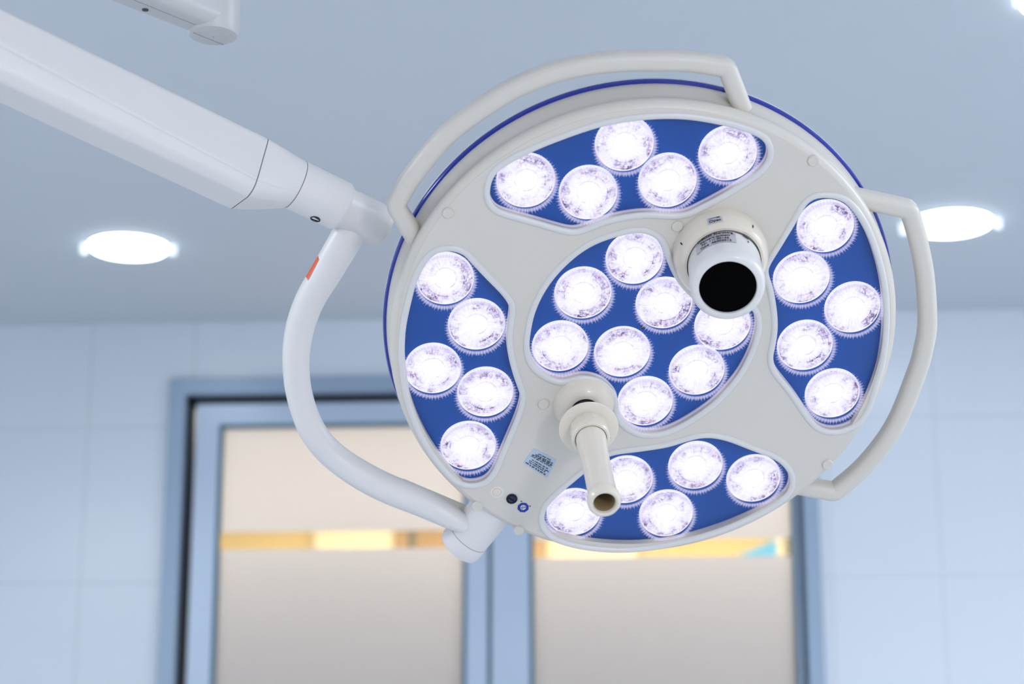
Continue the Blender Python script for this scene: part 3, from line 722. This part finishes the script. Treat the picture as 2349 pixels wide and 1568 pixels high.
rail([(907, 470), (932, 424), (960, 385), (1002, 333), (1050, 287), (1150, 218), (1220, 184), (1290, 160), (1400, 142), (1530, 139), (1600, 143), (1667, 154)], (962, 560), (1703, 250))
rail([(2085, 479), (2108, 560), (2122, 640), (2127, 740), (2118, 800), (2102, 855), (2052, 975), (1985, 1065), (1914, 1127)], (1938, 447), (1800, 1106))

# pivot and yoke ----------------------------------------------------
zp = -0.022
q0, q1 = H(1110, 1188, zp), H(1052, 1256, zp); ra = (q1-q0).normalized(); ra.z = 0
pv = ra.normalized(); P0 = Vector((q0.x, q0.y, zp))-pv*0.038
PM = axis_mat(P0, pv, Vector((0, 0, 1)))
bm = bmesh.new()
add_lathe(bm, [(0.0300, 0.0), (0.0305, 0.006), (0.0308, 0.035), (0.0318, 0.074), (0.0318, 0.0748)], 64, mw=PM)
piv = finish('pivot_joint', bm, M['white'], HEAD)
bm = bmesh.new(); add_lathe(bm, [(0.0314, 0.0746), (0.0314, 0.0762)], 64, mw=PM); finish('joint_seam', bm, M['seamgrey'], piv)
bm = bmesh.new(); add_lathe(bm, [(0.0322, 0.0758), (0.0326, 0.0780), (0.0326, 0.0940), (0.0305, 0.0990), (0.0250, 0.1005), (0.001, 0.1005)], 64, mw=PM); finish('joint_cap', bm, M['white'], piv)
YP = [(812, 515, 3.015, .0225), (783, 566, 3.02, .0225), (750, 622, 3.03, .0218), (708, 694, 3.045, .0208), (684, 770, 3.06, .0200), (679.5, 850, 3.075, .0190), (692, 925, 3.09, .0188), (722, 996, 3.105, .0194), (775, 1053, 3.12, .0202), (865, 1109, 3.122, .0212), (966, 1151, 3.120, .0208), (1034, 1186, 3.119, .0170), (1082, 1214, 3.124, .0120)]
path = catmull([Hc(a, b, c) for a, b, c, d in YP], 6); rad = [v.x for v in catmull([Vector((d, 0, 0)) for a, b, c, d in YP], 6)]
bm = bmesh.new(); add_sweep(bm, path, circ(1.0, 24), HI.to_3x3() @ FWD, scale=rad)
yoke = finish('yoke_arm', bm, M['white'], HEAD)
# web between yoke and pivot
wa = [Hc(925, 1098, 3.125), Hc(1064, 1157, 3.135), Hc(1092, 1200, 3.13), Hc(1050, 1195, 3.125), Hc(950, 1135, 3.125)]
bk = (HI.to_3x3() @ FWD).normalized()*0.010
bm = bmesh.new(); A1 = [bm.verts.new(p-bk*0.3) for p in wa]; B1 = [bm.verts.new(p+bk) for p in wa]
bm.faces.new(A1); bm.faces.new(list(reversed(B1)))
for i in range(5): bm.faces.new((A1[i], A1[(i+1) % 5], B1[(i+1) % 5], B1[i]))
finish('yoke_web', bm, M['cream'], yoke)
# red sticker on the yoke
bm = bmesh.new()
def yk(px, py, lift):                       # point on the tube surface towards the viewer
    P = Hc(px, py, 3.03); best = min(range(len(path)), key=lambda i: (path[i]-P).length)
    c = path[best]; t = (path[min(best+1, len(path)-1)]-path[max(best-1, 0)]).normalized(); e = (P-c); e -= t*e.dot(t)
    vw = -(HI.to_3x3() @ FWD).normalized(); lat = e-vw*e.dot(vw); r = rad[best]+lift; l = min(lat.length, r*0.97)
    return P - e + lat.normalized()*l + vw*math.sqrt(max(0, r*r-l*l))
quad = [(731, 587), (735, 597), (708, 643), (702, 634)]
g_ = [[None]*4 for _ in range(7)]
for i in range(7):
    for j in range(4):
        a = i/6; b = j/3; X0 = (quad[0][0]*(1-a)+quad[3][0]*a, quad[0][1]*(1-a)+quad[3][1]*a); X1 = (quad[1][0]*(1-a)+quad[2][0]*a, quad[1][1]*(1-a)+quad[2][1]*a)
        g_[i][j] = bm.verts.new(yk(X0[0]*(1-b)+X1[0]*b, X0[1]*(1-b)+X1[1]*b, 0.0007))
for i in range(6):
    for j in range(3): bm.faces.new((g_[i][j], g_[i+1][j], g_[i+1][j+1], g_[i][j+1]))
finish('red_sticker', bm, M['red'], yoke)

# arm hub, sleeve and spring arm -----------------------------------
E0, E1 = Hc(866, 513, 3.02), Hc(0, 98, 2.80)
ad = (E1-E0).normalized(); HMt = axis_mat(E0, ad)
L1 = (Hc(792, 478, 3.0)-E0).length; L2 = (Hc(677, 422, 2.97)-E0).length; L3 = (Hc(574, 395, 2.94)-E0).length
bm = bmesh.new()
add_lathe(bm, [(0.0265, -0.012), (0.0285, -0.0095), (0.0290, -0.004), (0.0292, L1), (0.0330, L1+0.006), (0.0345, L1+0.008), (0.0352, L2)], 72, mw=HMt)
hub = finish('swivel_hub', bm, M['white'], HEAD)
bm = bmesh.new(); add_lathe(bm, [(0.0350, L2), (0.0350, L2+0.0012)], 72, mw=HMt); finish('hub_seam', bm, M['seamline'], hub)
zc_ = HI.to_3x3() @ Vector((0, 0, 1)); upv = (zc_-ad*zc_.dot(ad)).normalized(); sd = ad.cross(upv)        # arm section axes
vw = -(HI.to_3x3() @ FWD)
if sd.dot(vw) < 0: sd = -sd
def sec_pts(raw):
    """arm section in (side, up): flat side, small groove, slanted lower flank, underside"""
    P_ = [Vector((a, b, 0)) for a, b in raw]; out = []; m_ = len(P_)
    for i in range(m_):                     # corner rounding
        p = P_[i]; a = P_[i-1]; b = P_[(i+1) % m_]; r = .0055
        A2 = p+(a-p).normalized()*min(r, (a-p).length*.42); B2 = p+(b-p).normalized()*min(r, (b-p).length*.42)
        for t in (0, .25, .5, .75, 1): out.append(A2*(1-t)**2+p*2*t*(1-t)+B2*t*t)
        C2 = b+(p-b).normalized()*min(r, (p-b).length*.42)
        for t in (.2, .4, .6, .8): out.append(B2*(1-t)+C2*t)
    return out
SEC = sec_pts([(-.034, .030), (.030, .030), (.0365, .024), (.0441, -.038), (.0428, -.040), (.0443, -.042), (.0415, -.053), (.029, -.061), (-.030, -.061), (-.038, -.054), (-.037, .022)])
SEC2 = sec_pts([(-.034, .030), (.030, .030), (.0365, .024), (.0430, -.021), (.0410, -.0235), (.0430, -.026), (.0385, -.050), (.027, -.063), (-.030, -.064), (-.038, -.057), (-.037, .022)])
def place(sec, z, off=(0, 0), k=1.0): return [E0+ad*z+sd*(p.x*k+off[0])+upv*(p.y*k+off[1]) for p in sec]
OFF = (0.0, 0.0)
def loft(name, rings, m, parent, smooth=35):
    bm = bmesh.new(); R_ = [[bm.verts.new(p) for p in r] for r in rings]; n = len(R_[0])
    for i in range(len(R_)-1):
        for k in range(n): bm.faces.new((R_[i][k], R_[i][(k+1) % n], R_[i+1][(k+1) % n], R_[i+1][k]))
    bm.faces.new(R_[0]); bm.faces.new(list(reversed(R_[-1])))
    return finish(name, bm, m, parent, smooth)
# sleeve: round at the hub, box-shaped at the arm
circ_pts = []
for p in SEC:
    a = math.atan2(p.y, p.x); circ_pts.append(Vector((0.0352*cos(a), 0.0352*sin(a), 0)))
Z2, Z3 = L2+0.0012, L3
def shear(z): return 0.0
rings = []
for t in (0, .08, .2, .4, .6, .8, .92, 1):
    e = t**0.85
    rings.append([E0+ad*(Z2+(Z3-Z2)*t)+sd*(c.x*(1-e)+s.x*e)+upv*(c.y*(1-e)+s.y*e) for c, s in zip(circ_pts, SEC)])
slv = loft('arm_sleeve', rings, M['white'], HEAD, 40)
loft('sleeve_seam', [place(SEC, Z3, k=.985), place(SEC, Z3+.0016, k=.985)], M['seamline'], slv)
LE = (Hc(-480, -130, 2.67)-E0).length
ZX = (Hc(0, 98, 2.8)-E0).length
arm = loft('spring_arm', [place([a*(1-t)+b*t for a, b in zip(SEC, SEC2)], Z3+.0015+(ZX-Z3)*t) for t in (0, .2, .4, .6, .8, 1)]+[place(SEC2, LE)], M['white'], HEAD, 30)
# dark screw on the hub underside
sp_ = Hc(722, 507, 2.97)
vwn = vw.normalized()
ax0 = E0+ad*((sp_-E0).dot(ad)); rv = (sp_-ax0).normalized()
bm = bmesh.new()
lat = rv
ps = ax0+(rv*0.0345)
add_lathe(bm, [(0.0072, -0.003), (0.0072, 0.0010), (0.0055, 0.0010), (0.0052, 0.0002), (0.0004, 0.0002)], 24, mw=axis_mat(ps, rv))
finish('hub_screw', bm, M['black'], hub)
# drop tube from the ceiling that carries the arm (left of the picture)
EJ = HM @ (E0+ad*(LE+0.02))
bm = bmesh.new(); top = Vector((EJ.x, EJ.y, ROOM_H))
JM = HI @ Matrix.Translation((EJ.x, EJ.y, 0))
add_lathe(bm, [(0.05, EJ.z-0.09), (0.062, EJ.z-0.08), (0.062, EJ.z+0.08), (0.05, EJ.z+0.09), (0.045, EJ.z+0.09), (0.045, ROOM_H-0.03), (0.11, ROOM_H-0.025), (0.11, ROOM_H)], 48, mw=JM)
finish('ceiling_tube', bm, M['white'], HEAD)

# ------------------------------------------------------------------ second ceiling arm, seen at the top edge
cA = cp(489, 84, 3.06); r_ = 0.0365
t2 = thing('ceiling_arm', 'pale grey ceiling arm with a drum joint at the top edge, above the spring arm', 'ceiling arm', Matrix.Translation(cA))
bm = bmesh.new(); add_lathe(bm, [(0.001, -0.0005), (r_*.80, 0.0), (r_*.92, 0.0015), (r_, 0.007), (r_, 0.10), (r_*.9, 0.105), (0.001, 0.106)], 72, cap=False)
dr = finish('drum_joint', bm, M['ceilarm'], t2)
# arm body going up to the left, towards the viewer
ea = cp(430, 62, 3.04); rb = ray(300, 10); eb_ = CAMP+rb*((ea.z-CAMZ)/rb.z); dB = (eb_-ea).normalized()
AH, AW = 0.060, 0.066
B0 = Vector((0, 0, ea.z-cA.z+AH/2)); sB = dB.cross(Vector((0, 0, 1))).normalized()
bm = bmesh.new(); add_sweep(bm, [B0, B0+dB*0.9], rrect(AW, AH, 0.018, 6), Vector((0, 0, 1)))
finish('arm_body', bm, M['ceilarm'], t2)
def strip(lo, hi): 
    bm = bmesh.new(); add_sweep(bm, [lo, hi], rrect(0.0012, 0.0010, 0.0003, 1), Vector((0, 0, 1))); return bm
lw_ = sB if (sB.dot(RIGHT)) < 0 else -sB
dn = Vector((0, 0, -AH/2))
finish('cover_seam', strip(B0+dB*0.036+dn-lw_*0.004, B0+dB*0.9+dn-lw_*0.004), M['seamgrey'], t2)
finish('cover_seam', strip(Vector((0, 0, -.0003))+dB*0.028+lw_*.010, Vector((0, 0, -.0003))-dB*0.028+lw_*.010), M['seamgrey'], t2)
bm = bmesh.new(); add_lathe(bm, [(0.0045, -0.001), (0.0045, 0.003)], 20, mw=Matrix.Translation(B0+dB*0.115+dn+lw_*.009)); finish('cover_screw', bm, M['seam'], t2)
bm = bmesh.new(); eB = B0+dB*0.92; add_lathe(bm, [(0.06, -0.05), (0.065, -0.04), (0.065, ROOM_H-cA.z-eB.z-0.02), (0.1, ROOM_H-cA.z-eB.z-0.018), (0.1, ROOM_H-cA.z-eB.z)], 48, mw=Matrix.Translation(eB)); finish('ceiling_column', bm, M['ceilarm'], t2)
